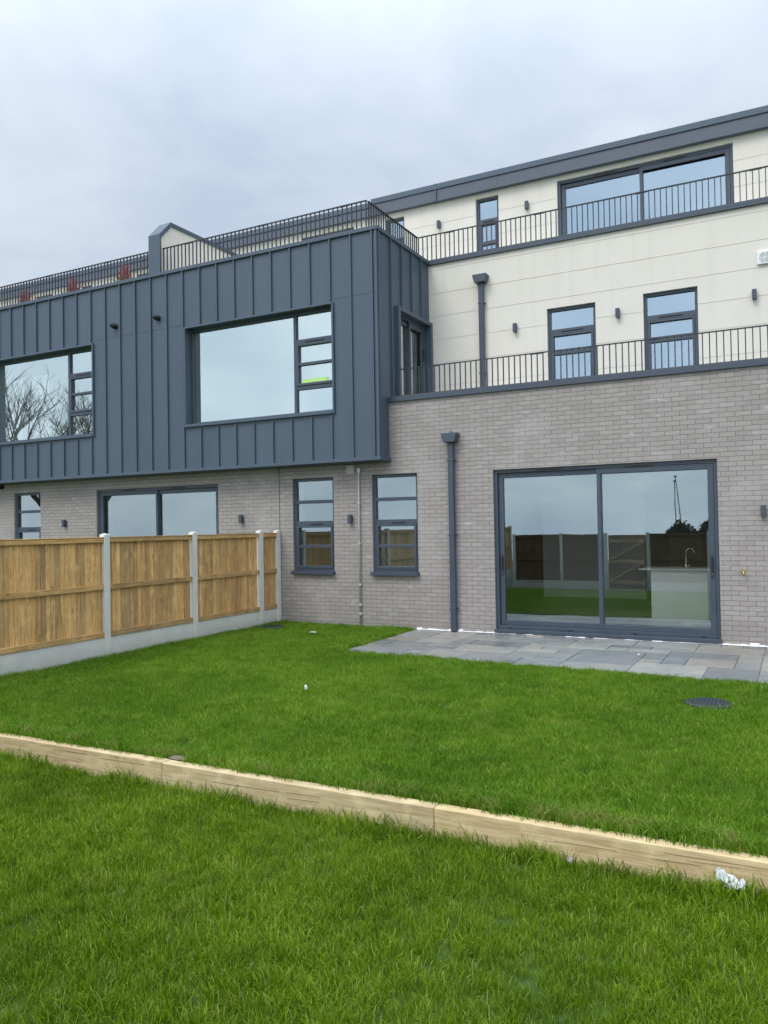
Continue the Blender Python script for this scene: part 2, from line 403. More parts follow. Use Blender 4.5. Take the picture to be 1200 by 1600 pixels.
mb = MB()                                                                # drip flashing at the foot
mb.box(XL, XB + .035, YF - .04, YF - .002, 3.088, 3.15); mb.box(XB + .002, XB + .035, YF - .002, .0, 3.088, 3.15)
mb.box(XL, XB + .035, YF - .002, -.002, 3.080, 3.088)
mb.build('drip_flashing', M['zinc'], clad, .003)
for a, b, c, e in Z_HOLES:                                              # thin surround flashings
    mb = MB(); t_, p_ = .038, .045
    mb.box(a - t_, a, YF - p_, YF + .15, c - .055, e + t_); mb.box(b, b + t_, YF - p_, YF + .15, c - .055, e + t_)
    mb.box(a, b, YF - p_, YF + .15, e, e + t_); mb.box(a, b, YF - p_ - .012, YF + .15, c - .055, c)
    mb.build('window_surround', M['zinc'], clad, .003)
mb = MB(side); mb.box(.325, .40, -.085, .1, 4.2, 6.06); mb.box(1.80, 1.88, -.085, .1, 4.2, 6.06); mb.box(.40, 1.80, -.085, .1, 5.985, 6.06)
mb.build('door_surround', M['zinc'], clad, .003)

# --- copings
mb = MB(); mb.box(XL, XB + .04, YF - .045, .02, 7.285, 7.358); mb.box(XB - .42, XB + .04, .02, YC - .05, 7.285, 7.358)
mb.build('coping', M['zinc'], house, .004)
mb = MB(); mb.box(XB, XR, -.045, .36, 4.175, 4.272); mb.build('coping', M['frame'], house, .004)
mb = MB(); mb.box(XB - .42, XR, YC - .05, YC + .36, 7.268, 7.362); mb.build('coping', M['frame'], house, .004)
# --- terrace decks
L_BOX, L_BOX2, L_BOX3, L_BOX4, L_BAL, L_BAL2 = (-7.95, -6.9, .5, 2.9), (-14.5, -13.75, .5, 2.9), (-11.1, -8.05, -.09, .36), (-17.4, -14.6, -.09, .36), (-4.6, 3.2, .45, 1.75), (-6.6, -5.95, .45, 1.75)   # unseen glazed openings added in the decks to brighten the rooms
mb = MB(); q = MB(lambda u, d, w: (u, w, 7.19)); wall(q, XL, XB, -.3, YU, 0, [L_BOX, L_BOX2, L_BOX3, L_BOX4], 0); mb.add(q.v, q.f)
q = MB(lambda u, d, w: (u, w, 4.14)); wall(q, XB, XR, 0, YC, 0, [L_BAL, L_BAL2], 0); mb.add(q.v, q.f)
mb.quad((XB, YC, 7.19), (XR, YC, 7.19), (XR, YU, 7.19), (XB, YU, 7.19))
mb.build('terrace_deck', M['concrete'], house)
for (a, b, c, e), z in ((L_BOX, 7.21), (L_BOX2, 7.21), (L_BOX3, 7.21), (L_BOX4, 7.21), (L_BAL, 4.16), (L_BAL2, 4.16)):
    mb = MB(); mb.quad((a, c, z), (b, c, z), (b, e, z), (a, e, z)); mb.build('added_light_pane', M['added_light_pane'], house)
# --- flat roof with deep fascia
YR = 3.20; XSTEP = -8.65
fasc = m_powder('fascia_panel', (.078, .092, .118))
for (a, b, zt, js) in ((XSTEP, XR, 9.541, (-7.0, -5.55, -1.6)), (XL, XSTEP, 9.472, (-11.4, -15.6))):
    e = .1 if b == XR else 0
    mb = MB(); mb.box(a, b + e, YR, 12, 9.165, zt - .03); rf = mb.build('roof', M['zinc'], house)
    mb = MB(); mb.box(a, b + e + (.02 if e else 0), YR - .03, YR - .002, 9.16, zt - .125); mb.build('fascia', fasc, rf, .002)
    mb = MB(); mb.box(a, b + e + (.03 if e else 0), YR - .055, YR + .2, zt - .121, zt); mb.build('roof_trim', M['zinc'], rf, .004)
    for x in js:
        mb = MB(); k = x == -7.0; w = .016 if k else .004
        mb.box(x - w, x + w, YR - (.062 if k else .034), YR - .02, 9.158, zt + .003 if k else zt - .125); mb.build('joint_cover', M['zinc'], rf)
# --- dividing wall between the two roof terraces
prof = [(-.34, 7.36), (-.34, 8.15), (-.02, 8.47), (3.16, 8.47), (3.16, 7.36)]
mb = MB(); mb.prism(prof, 0, -12.16, -11.90); pw = mb.build('party_wall', M['render'], house)
cap = [(-.38, 7.36), (-.38, 8.20), (-.04, 8.555), (3.165, 8.555), (3.165, 8.47), (-.005, 8.47), (-.335, 8.13), (-.335, 7.36)]
mb = MB()
n = len(cap)
mb.add([(-12.19, *p) for p in cap] + [(-11.868, *p) for p in cap],
       [(i, i + n, (i + 1) % n + n, (i + 1) % n) for i in range(n)] + [(0, 1, 6, 7), (1, 2, 5, 6), (2, 3, 4, 5)] + [(7 + n, 6 + n, 1 + n, n), (6 + n, 5 + n, 2 + n, 1 + n), (5 + n, 4 + n, 3 + n, 2 + n)])
mb.build('capping', M['zinc'], pw)
# --- vertical movement joint and the ragged mortar line along the patio
mb = MB(); mb.box(-9.146, -9.132, -.003, .01, -.1, 3.09); mb.build('movement_joint', M['seal'], house)
mb = MB(); x = -6.14
while x < XR:
    w = random.uniform(.05, .16); h = random.choice((.012, .02, .03, .018)) * random.uniform(.6, 1.3)
    mb.add([(x, -.001, -.01), (x + w, -.001, -.01), (x + w, -.03 - h * .8, .012), (x, -.03 - h * .8, .012), (x, -.001, h + .014), (x + w, -.001, .014 + h * random.uniform(.6, 1.2))],
           [(0, 1, 2, 3), (3, 2, 5, 4), (0, 3, 4), (1, 5, 2)]); x += w
mb.build('mortar_fillet', M['mortar_white'], house)

# ------------------------------------------------------------------ windows and doors (parts of the house)
def vent(parent, tf, u, w, d, L=.28):
    mb = MB(tf); mb.box(u - L / 2, u + L / 2, d - .012, d, w - .012, w + .012); mb.build('trickle_vent', M['dark'], parent, .004)

def bars_window(h, y, bars, sash, glass, name='window', sill=True, mull=None, label=None):
    """one frame mesh, an opening sash, glass and a sill; bars = transoms as fractions (z0,z1) measured down from the head"""
    a, b, c, e = h; f = .055
    mb = MB(); mb.frame(a, b, c + (.06 if sill else 0), e, f, f, f, f, y, y + .07)
    lo_ = c + (.06 if sill else 0) + f
    ua = a + f
    if mull: mb.box(mull, mull + .06, y, y + .07, lo_, e - f); ua = mull + .06
    for (t0, t1) in bars: mb.box(ua, b - f, y + .004, y + .07, e - t1, e - t0)
    w = mb.build(name, M['frame'], house, .004)
    if label: w['label'] = label
    g = MB(); g.quad((a + .02, y + .045, c + .02), (b - .02, y + .045, c + .02), (b - .02, y + .045, e - .02), (a + .02, y + .045, e - .02)); g.build('glass', glass, w)
    if sash:
        z1, z0, sb = sash; s = MB(); s.frame(ua + .004, b - f - .004, e - z0, e - z1, .045, .045, .05, .035, y - .012, y + .044)
        for (t0, t1) in sb: s.box(ua + .049, b - f - .049, y - .004, y + .044, e - t1, e - t0)
        s.build('sash', M['frame'], w, .004)
    if sill:
        s = MB(); s.box(a - .02, b + .02, y - .135, y + .05, c + .022, c + .058); s.box(a - .02, b + .02, y - .135, y - .128, c - .005, c + .022); s.build('sill', M['frame'], w, .004)
    return w
idn = lambda x, y, z: (x, y, z)
for h in (G_HOLES[0], G_HOLES[2], G_HOLES[3]):
    w = bars_window(h, .055, [(.425, .49), (.835, .93)], (.93, 1.755, [(1.30, 1.36)]), M['glass'])
    vent(w, idn, (h[0] + h[1]) / 2 + .05, h[3] - .895, .059)
for h in F_HOLES:
    w = bars_window(h, YC + .06, [(.40, .50)], (.505, h[3] - h[2] - .06, [(.80, .90)]), M['glass_sky'], sill=False)
    vent(w, idn, (h[0] + h[1]) / 2, h[3] - .45, YC + .064, .42)
for i in (0, 1, 2, 4, 5):
    h = U_HOLES[i]; w = bars_window(h, YU + .06, [(.46, .55)], (.555, h[3] - h[2] - .06, [(.95, 1.03)]), M['glass_sky'], sill=False)
    vent(w, idn, (h[0] + h[1]) / 2, h[3] - .515, YU + .064, .25)
for h in Z_HOLES:
    y = YF + .15; e = h[3]
    w = bars_window(h, y, [(.53, .62), (1.44, 1.51)], (.625, 1.435, [(.985, 1.04)]), M['glass_bright'], 'picture_window', False, h[1] - .98)
    vent(w, idn, h[1] - .5, e - .585, y + .004, .42)

def slider(h, y, glass, tf=idn, panes=2, name='patio_door', vents=True, fixed_right=True, sill=True, thin=1.0, parent=None, handles=True):
    a, b, c, e = h; f = .06 * thin
    mb = MB(tf); mb.frame(a, b, c + .03, e, f, f, f, f, y, y + .13)
    w = mb.build(name, M['frame'], parent or house, .004)
    m = (a + b) / 2
    g = MB(tf); g.quad((a + f, y + .085, c + .1), (b - f, y + .085, c + .1), (b - f, y + .085, e - f), (a + f, y + .085, e - f)); g.build('glass', glass, w)
    p = .085 * thin
    L = (a + f + .004, m + .03, y + .05); Rr = (m - .035, b - f - .004, y + .008)
    if not fixed_right: L = (a + f + .004, m + .035, y + .008); Rr = (m - .03, b - f - .004, y + .05)
    for (u0, u1, d), nm in ((L, 'sliding_panel'), (Rr, 'sliding_panel')):
        pm = MB(tf); pm.frame(u0, u1, c + .03 + f + .003, e - f - .003, p, p if u1 > m + .1 else .055, p, p * (1.0 if d > y + .02 else .9), d, d + .04) if u0 < m - .5 else pm.frame(u0, u1, c + .03 + f + .003, e - f - .003, .06, p, p, p, d, d + .04)
        pm.build(nm, M['frame'], w, .004)
    if handles:
        for u, d in ((a + f + .05 * thin, L[2]), (b - f - .05 * thin, Rr[2])):
            hm = MB(tf); hm.box(u - .016, u + .016, d - .012, d, c + .95, c + 1.30); hm.box(u - .011, u + .011, d - .055, d - .04, c + 1.06, c + 1.28)
            hm.box(u - .008, u + .008, d - .045, d - .010, c + 1.075, c + 1.095); hm.box(u - .008, u + .008, d - .045, d - .010, c + 1.245, c + 1.265)
            hm.build('handle', M['dark'], w, .003)
            k = MB(tf); k.box(u - .006, u + .006, d - .018, d - .012, c + .99, c + 1.02); k.build('lock', M['chrome'], w, .002)
    if vents:
        vent(w, tf, a + .98, e - .032, y, .42); vent(w, tf, m + .64, e - .05 if fixed_right else e - .032, y + (0 if fixed_right else 0), .42)
    if sill:
        s = MB(tf); s.box(a - .012, b + .012, y - .09, y + .13, c - .01, c + .028); s.box(a - .012, b + .012, y - .095, y - .09, c - .028, c + .028); s.build('sill', M['frame'], w, .004)
        for k in range(4):
            dr = MB(tf); u = a + .25 + k * (b - a - .5) / 3; dr.box(u - .03, u + .03, y - .012, y, c + .045, c + .062); dr.build('drain_cover', M['dark'], w, .003)
    return w
slider(G_HOLES[4], .05, M['glass']); slider(G_HOLES[5], .05, M['glass']); slider(G_HOLES[1], .05, M['glass'], fixed_right=False)  # second door is unseen, added for the light it lets in
slider(U_HOLES[6], YU + .05, M['glass_sky'], handles=False, sill=False); slider(U_HOLES[3], YU + .05, M['glass_sky'], handles=False, sill=False, vents=False)
slider(S_HOLE[0], .05, M['glass_side'], side, name='balcony_door', vents=False, sill=False, thin=1.1, fixed_right=True)

# ------------------------------------------------------------------ rooms seen through the glass
def room(x0, x1, y0, y1, z0, z1, mat, floor, xb=None, door=None, lights=()):
    """xb: the far wall ends there and the rear is left open, out of view, to let added daylight in"""
    mb = MB(); xe = x1 if xb is None else xb; ye = y1 if xb is None else 11.5
    mb.quad((x0, y1, z0), (xe, y1, z0), (xe, y1, z1), (x0, y1, z1)); mb.quad((x0, y0, z0), (x0, y1, z0), (x0, y1, z1), (x0, y0, z1))
    if xb is not None: mb.quad((xe, y1, z0), (xe, ye, z0), (xe, ye, z1), (xe, y1, z1))
    rm = MB(lambda u, d, w: (x1, u, w)); wall(rm, y0, ye, z0, z1, 0, [door] if door else [], 0); mb.add(rm.v, rm.f)
    cm = MB(lambda u, d, w: (u, w, z1)); wall(cm, x0, x1, y0, ye, 0, list(lights), 0); mb.add(cm.v, cm.f)
    o = mb.build('interior_wall', mat, house)
    f = MB(); f.quad((x0, y0, z0), (x1, y0, z0), (x1, ye, z0), (x0, ye, z0)); f.build('interior_floor', floor, house)
    return o
room(-9.05, -5.9, .13, 3.2, .08, 2.9, M['plaster'], M['floorboards'], None, None, [L_BAL2])
room(-8.95, 3.4, .19, 10.5, .085, 2.895, M['interior_dim'], M['floorboards'], -.9, ADDED_OPENING, [L_BAL])
room(-19, -9.25, .19, 5.0, .08, 2.9, M['plaster'], M['floorboards'], -14.2)
room(-11.25, -6.72, -.12, 3.4, 3.25, 6.2, M['plaster'], M['floorboards'], -9.6, (.42, 1.78, 4.2, 5.98), [L_BOX, L_BOX3])
room(-17.6, -13.6, -.12, 5.5, 3.25, 6.2, M['plaster'], M['floorboards'], -16.6, None, [L_BOX2, L_BOX4])
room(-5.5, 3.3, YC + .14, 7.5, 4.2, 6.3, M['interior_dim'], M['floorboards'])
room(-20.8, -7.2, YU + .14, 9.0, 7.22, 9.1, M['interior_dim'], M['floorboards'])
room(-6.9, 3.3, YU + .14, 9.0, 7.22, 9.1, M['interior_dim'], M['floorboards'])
mb = MB(); mb.box(-5.6, -3.17, 6.2, 6.35, .08, 2.89); mb.box(-5.6, -3.17, 6.185, 6.2, .08, .20); mb.build('partition_wall', M['plaster'], house)
mb = MB(); mb.box(-2.9, .5, 5.2, 5.9, .08, 2.2); mb.build('kitchen_cupboard', m_plain('dark_cupboard', (.10, .085, .07), .6), house)
for x, w_ in ((-17.42, .46), (-16.62, .62)):
    mb = MB(); mb.box(x, x + w_, .16, .20, 3.26, 5.72); d_ = mb.build('interior_door', M['quartz'], house)
    k = MB(); k.box(x + w_ - .14, x + w_ - .10, .12, .16, 5.0, 5.2); k.build('handle', M['dark'], d_)
# plastered linings of the openings, seen just inside the frames
for hs, y0, y1 in ((G_HOLES[:1] + G_HOLES[2:4], .128, .34), (G_HOLES[1:2], .185, .42), (Z_HOLES, -.15, .08), (F_HOLES, YC + .135, YC + .3)):
    for a, b, c, e in hs:
        mb = MB(); k = .055
        mb.box(a - .02, a + k, y0, y1, c, e - .05); mb.box(b - k, b + .02, y0, y1, c, e - .05); mb.box(a - .02, b + .02, y0, y1, e - .05, e)
        if c > .5: mb.box(a + k, b - k, y0, y1, c, c + .06)
        mb.build('opening_lining', M['plaster'], house)

# kitchen island and its tap, inside behind the big door
isl = thing('kitchen_island', 'pale kitchen island with thin white worktop behind the large patio door', 'kitchen island', (-1.95, 2.8, .08))
mb = MB(); mb.box(-2.45, -1.46, 2.45, 3.35, .08, .985); mb.build('cabinet', M['island'], isl, .003)
mb = MB(); mb.box(-2.66, -1.40, 2.42, 3.4, .985, 1.005); mb.build('worktop', M['quartz'], isl, .002)
tp = thing('kitchen_tap', 'curved chrome kitchen tap standing on the pale island inside', 'tap', (-1.84, 2.6, 1.005))
mb = MB(); mb.tube([(-1.84, 2.6, 1.005), (-1.84, 2.6, 1.09)], .022, 10); mb.build('base', M['chrome'], tp, 0, True)
mb = MB(); mb.tube([(-1.84, 2.6, 1.09), (-1.84, 2.6, 1.28)] + [(-1.765 - .075 * math.cos(t), 2.6, 1.30 + .08 * math.sin(t)) for t in [k * math.pi / 8 for k in range(9)]], .011, 8); mb.build('spout', M['chrome'], tp, 0, True)
mb = MB(); mb.tube([(-1.82, 2.6, 1.055), (-1.77, 2.6, 1.075)], .006, 6); mb.build('lever', M['chrome'], tp, 0, True)

st = thing('window_sticker', 'bright green sticker strip inside the right side light of the metal box window', 'sticker', (-8.13, -.19, 4.69))
mb = MB(); mb.quad((-8.425, -.192, 4.655), (-7.84, -.192, 4.655), (-7.84, -.192, 4.755), (-8.425, -.192, 4.755)); mb.build('film', M['sticker'], st)
mb = MB()
for k in range(6): x = -8.14 + k * .042; mb.box(x, x + .022, -.1945, -.1925, 4.69 - (k % 2) * .008, 4.725)
mb.build('print', M['sticker_ink'], st)

# ------------------------------------------------------------------ fittings on the walls
def wall_light(x, y, z, label, proto=[None]):
    if proto[0] is None:
        t = thing('wall_light', label, 'wall light', (x, y, z), 'slim up and down wall lights')
        mb = MB(); mb.box(x - .036, x + .036, y - .095, y - .018, z - .085, z + .085); mb.build('housing', M['frame'], t, .006)
        mb = MB(); mb.box(x - .03, x + .03, y - .018, y, z - .05, z + .05); mb.build('bracket', M['dark'], t)
        mb = MB(); mb.lathe((x, y - .056, z - .0865), [(.026, 0), (.026, .002)], 12); mb.build('lens', M['white'], t)
        proto[0] = t; return t
    return dup(proto[0], (x, y, z), label)
wall_light(-7.488, 0, 2.034, 'slim dark wall light on brick between the two narrow windows')
wall_light(-10.065, 0, 2.084, 'slim dark wall light on brick right of the far patio door, above the fence')
wall_light(-15.26, 0, 2.08, 'slim dark wall light on brick beside the leftmost small window, above the fence')
wall_light(-.436, 0, 2.02, 'slim dark wall light on brick right of the large patio door')
wall_light(-4.794, YC, 5.726, 'slim dark wall light on cream wall between downpipe and first floor window')
wall_light(-2.831, YC, 5.738, 'slim dark wall light on cream wall between the two first floor windows')
wall_light(-.552, YC, 5.734, 'slim dark wall light on cream wall below the white extractor vent')
wall_light(-6.977, YU, 8.654, 'slim dark wall light on top floor wall left of the narrow window')
wall_light(-4.937, YU, 8.67, 'slim dark wall light on top floor wall between narrow window and wide sliding door')

def downpipe(x, y, zt, zb, label, clips):
    t = thing('downpipe', label, 'downpipe', (x, y, zb), 'dark downpipes with hopper heads')
    mb = MB(); mb.box(x - .052, x + .052, y - .125, y - .03, zb, zt - .16); mb.build('pipe', M['frame'], t, .018)
    mb = MB(); w, w2 = .145, .105
    prof_ = [(-w, zt), (-w, zt - .03), (-w2, zt - .165), (w2, zt - .165), (w, zt - .03), (w, zt)]
    mb.prism([(x + a, b) for a, b in prof_], 1, y - .19, y - .004); mb.build('hopper', M['frame'], t, .008)
    for z in clips:
        mb = MB(); mb.box(x - .06, x + .06, y - .13, y - .028, z - .014, z + .014); mb.box(x + .06, x + .085, y - .05, y - .02, z - .012, z + .012); mb.box(x - .02, x + .02, y - .03, y, z - .012, z + .012); mb.build('bracket', M['frame'], t, .004)
    return t
t = downpipe(-5.39, 0, 3.51, .015, 'dark downpipe with hopper head on the brick wall beside the patio', (3.03, 1.72, .42))
mb = MB(); mb.tube([(-5.372, -.10, 3.51), (-5.372, -.10, 3.535)], .035, 12); mb.build('outlet', M['frame'], t)
downpipe(-5.47, YC, 6.865, 4.15, 'dark downpipe with hopper head on the cream rendered wall', (6.30, 4.9))

cd = thing('conduit_pipe', 'thin pale grey pipe running down brick between the narrow windows', 'pipe', (-7.295, 0, .1))
mb = MB(); mb.tube([(-7.29, -.005, 2.985), (-7.29, -.035, 2.975), (-7.291, -.04, 2.93), (-7.302, -.04, .06)], .017, 8); mb.build('pipe', M['grey_plastic'], cd, 0, True)
mb = MB(); mb.tube([(-7.29, -.038, 2.90), (-7.29, -.038, 2.99)], .03, 10); mb.build('elbow', M['white'], cd, 0, True)
for z in (2.33, 1.57, .80, .42, .25):
    mb = MB(); mb.tube([(-7.297, -.04, z - .018), (-7.297, -.04, z + .018)], .025, 8); mb.box(-7.315, -7.28, -.03, 0, z - .012, z + .012); mb.build('clip', M['grey_plastic'], cd)
vb = thing('vent_cover', 'square beige vent cover on brick just under the metal box', 'vent', (-7.485, 0, 2.98))
mb = MB(); mb.frame(-7.57, -7.40, 2.895, 3.06, .014, .014, .014, .014, -.03, 0); mb.build('rim', m_plain('pale_rim', (.55, .52, .5), .6), vb, .004)
mb = MB(); mb.box(-7.556, -7.414, -.014, 0, 2.909, 3.046); mb.build('plate', M['grey_plastic'], vb)
ev = thing('extractor_vent', 'white square extractor vent with round grille on the cream wall', 'vent', (-.38, YC, 6.35))
mb = MB(); mb.box(-.497, -.26, YC - .05, YC, 6.235, 6.465); mb.build('housing', M['white'], ev, .01)
mb = MB()
for r_ in (.03, .055, .08):
    mb.tube([(-.378 + r_ * math.cos(k * math.pi / 10), YC - .054, 6.35 + r_ * math.sin(k * math.pi / 10)) for k in range(21)], .006, 5, False)
mb.build('grille', M['grey_plastic'], ev)
ot = thing('outdoor_tap', 'small brass outdoor tap on the brick right of the patio door', 'tap', (-.733, 0, 1.116))
mb = MB(); mb.tube([(-.733, 0, 1.115), (-.733, -.09, 1.115)], .012, 8); mb.tube([(-.733, -.07, 1.115), (-.72, -.10, 1.10), (-.715, -.105, 1.06)], [.014, .014, .012], 8); mb.build('body', M['brass'], ot, 0, True)
mb = MB(); mb.tube([(-.733, -.065, 1.115), (-.733, -.065, 1.15)], .006, 6); mb.box(-.765, -.70, -.07, -.06, 1.148, 1.158); mb.build('handle', M['brass'], ot)
mb = MB(); mb.lathe((-.733, -.006, 1.1), [(.0, 0), (.03, 0), (.03, .03)], 10); mb.build('wall_plate', M['brass'], ot)

def cctv(x, y, z, label, proto=[None]):
    if proto[0] is None:
        t = thing('security_camera', label, 'camera', (x, y, z), 'small black security cameras')
        mb = MB(); mb.tube([(x, y, z), (x, y - .025, z)], .062, 16); mb.build('base', M['dark'], t)
        mb = MB(); mb.tube([(x, y - .025, z), (x, y - .05, z - .004)], .03, 10); mb.build('arm', M['dark'], t)
        mb = MB(); mb.tube([(x + .015, y - .04, z - .035), (x, y - .075, z - .012), (x - .02, y - .125, z + .022), (x - .024, y - .135, z + .028)], [.044, .052, .046, .034], 14); mb.build('body', M['dark'], t, 0, True)
        proto[0] = t; return t
    return dup(proto[0], (x, y, z), label)
cctv(-13.18, YF, 6.39, 'small black security camera on the metal cladding, nearer the left window')
cctv(-11.93, YF, 6.40, 'small black security camera on the metal cladding, nearer the central window')
cctv(-17.52, 0, 3.03, 'small black security camera on brick under the metal box at far left')

ra = thing('roof_anchor', 'small looped metal anchor standing on the edge of the roof', 'roof anchor', (-2.52, YR + .05, 9.541))
mb = MB(); mb.tube([(-2.52, YR + .05, 9.541), (-2.52, YR + .05, 9.60)], .012, 6); mb.build('stem', M['chrome'], ra)
mb = MB(); mb.tube([(-2.49 + .045 * math.cos(k * math.pi / 8), YR + .05, 9.645 + .045 * math.sin(k * math.pi / 8)) for k in range(17)], .01, 6, False); mb.tube([(-2.53, YR + .05, 9.60), (-2.62, YR + .05, 9.60)], .008, 6); mb.build('loop', M['chrome'], ra)

# ------------------------------------------------------------------ railings
def railing(label, p0, p1, zb, zt, skip0=False, spacing=.1, brackets=1.9):
    p0, p1 = Vector((*p0, 0)), Vector((*p1, 0)); L = (p1 - p0).length; d = (p1 - p0) / L; nrm = Vector((d.y, -d.x, 0))
    t = thing('balcony_railing', label, 'railing', (p0.x, p0.y, zb), 'slim dark balcony railings')
    def bar(mb, a, b, w, z0, z1):
        A, B = p0 + d * a, p0 + d * b; o = nrm * w / 2
        mb.add([(*(A - o).xy, z0), (*(B - o).xy, z0), (*(B + o).xy, z0), (*(A + o).xy, z0), (*(A - o).xy, z1), (*(B - o).xy, z1), (*(B + o).xy, z1), (*(A + o).xy, z1)],
               [(0, 3, 2, 1), (4, 5, 6, 7), (0, 1, 5, 4), (1, 2, 6, 5), (2, 3, 7, 6), (3, 0, 4, 7)])
    mb = MB(); bar(mb, 0, L, .045, zt - .014, zt)
    a = .7
    while brackets and a < L: bar(mb, a - .1, a + .1, .03, zt - .026, zt - .014); a += brackets
    mb.build('handrail', M['rail'], t)
    mb = MB(); bar(mb, 0, L, .04, zb, zb + .014); mb.build('base_bar', M['rail'], t)
    n = int(L / spacing); first = None
    for k in range(n + 1):
        a = .02 + k * (L - .04) / n
        if first is None:
            mb = MB(); bar(mb, a - .0075, a + .0075, .026, zb + .014, zt - .014); first = mb.build('baluster', M['rail'], t); base = d * a
        else:
            o = first.copy(); COL.objects.link(o); o.parent = t; o.location = d * a - base
    return t
railing('dark railing on the roof terrace right of the dividing wall, along the metal box front', (-11.866, -.29), (-6.885, -.29), 7.36, 7.905)
railing('dark railing on the roof terrace left of the dividing wall, with red plants behind it', (-19.9, -.29), (-12.192, -.29), 7.36, 7.905)
railing('dark railing returning along the right side of the metal box roof', (-6.885, -.24), (-6.885, 1.87), 7.36, 7.905)
railing('dark railing along the top floor terrace above the cream wall', (-6.885, 1.9), (2.8, 1.9), 7.364, 7.905)
railing('dark railing along the first floor balcony above the brick wall', (-6.44, .01), (2.6, .01), 4.274, 4.775)

# red cordylines on the left roof terrace
def cordyline(x, y, z, h, seed, label):
    r = random.Random(seed); t = thing('potted_plant', label, 'plant', (x, y, z), 'red leaved plants on the roof terrace')
    mb = MB(); mb.lathe((x, y, z), [(.0, 0), (.15, 0), (.19, .34), (.16, .34)], 16); mb.build('pot', M['dark'], t)
    for nm, mat, n, hh, sp in (('red_leaves', 'red_leaf', 90, h, .34), ('green_leaves', 'green_leaf', 50, h * .72, .46)):
        mb = MB()
        for k in range(n):
            a = r.uniform(0, 6.28); s_ = sp * r.uniform(.15, 1); L = hh * r.uniform(.65, 1); dx, dy = math.cos(a), math.sin(a); px, py = -dy * .022, dx * .022
            pts = [(x + dx * .03, y + dy * .03, z + .33), (x + dx * s_ * .45, y + dy * s_ * .45, z + .33 + (L - .33) * .65), (x + dx * s_, y + dy * s_, z + .33 + (L - .33) * (1 if s_ < sp * .7 else .85))]
            (a0, a1, a2) = pts
            mb.add([(a0[0] - px, a0[1] - py, a0[2]), (a0[0] + px, a0[1] + py, a0[2]), (a1[0] + px, a1[1] + py, a1[2]), (a1[0] - px, a1[1] - py, a1[2]), a2], [(0, 1, 2, 3), (3, 2, 4)])
        mb.build(nm, M[mat], t)
cordyline(-17.63, .8, 7.2, 1.06, 1, 'red leaved plant behind the roof railing, farthest left of three')
cordyline(-15.85, .8, 7.2, 1.08, 2, 'red leaved plant behind the roof railing, middle one of three')
cordyline(-14.10, .8, 7.2, 1.14, 3, 'tallest red leaved plant behind the roof railing, nearest the dividing wall')

# ------------------------------------------------------------------ ground
SY0, SY1 = -8.12, -8.02           # sleeper front and back
mb = MB(); B = 900
def zl(y): return -.215 if y > -9.5 else max(-.42, -.215 - (-9.5 - y) * .045)
ys = [SY1 - .03, -9.5, -11, -12.5, -14.2, -20]; mb.quad((-B, SY1 - .03, -.014), (B, SY1 - .03, -.014), (B, B, -.014), (-B, B, -.014))
for i in range(len(ys) - 1): mb.quad((-B, ys[i + 1], zl(ys[i + 1])), (B, ys[i + 1], zl(ys[i + 1])), (B, ys[i], zl(ys[i])), (-B, ys[i], zl(ys[i])))
mb.quad((-B, -B, -42), (B, -B, -42), (B, -20, -.42), (-B, -20, -.42)); mb.quad((-B, ys[0], -.215), (B, ys[0], -.215), (B, ys[0], -.014), (-B, ys[0], -.014))
struct(mb.build('ground', M['soil']))
# patio of mixed sandstone flags
cell = .3; nx, ny = 33, 10; occ = [[False] * ny for _ in range(nx)]; slabs = []
def front(x): return -2.64 - (x + 6.15) * .052
rr = random.Random(5)
for i in range(nx):
    for j in range(ny):
        if occ[i][j]: continue
        opts = [(3, 2), (2, 3), (2, 2), (2, 2), (2, 1), (3, 2), (1, 1), (1, 2)]; rr.shuffle(opts)
        for (w, h) in opts + [(1, 1)]:
            if i + w <= nx and j + h <= ny and not any(occ[a][b] for a in range(i, i + w) for b in range(j, j + h)): break
        for a in range(i, i + w):
            for b in range(j, j + h): occ[a][b] = True
        slabs.append((i, j, w, h))
mb = MB()
for (i, j, w, h) in slabs:
    x0, x1 = -6.15 + i * cell + .005, -6.15 + (i + w) * cell - .005
    f0, f1 = j / ny, (j + h) / ny; dz = rr.uniform(-.004, .004); tn = rr.random()
    def yy(x, f): return front(x) * (1 - f) + f * -.012
    g = .005; c4 = [(x0, yy(x0, f0) + g), (x1, yy(x1, f0) + g), (x1, yy(x1, f1) - g), (x0, yy(x0, f1) - g)]
    mb.add([(x, y, -.05) for x, y in c4] + [(x, y, .007 + dz) for x, y in c4], [(4, 5, 6, 7), (0, 1, 5, 4), (1, 2, 6, 5), (2, 3, 7, 6), (3, 0, 4, 7)], tn)
po = mb.build('patio', M['patio']); struct(po)
bv = po.modifiers.new('bevel', 'BEVEL'); bv.width = .004; bv.segments = 1
mb = MB(); mb.quad((-6.15, front(-6.15) + .01, -.004), (3.7, front(3.7) + .01, -.004), (3.7, -.01, -.004), (-6.15, -.01, -.004)); struct(mb.build('patio_bed', m_plain('pointing_mortar', (.17, .17, .155), .9, .2, 20)))

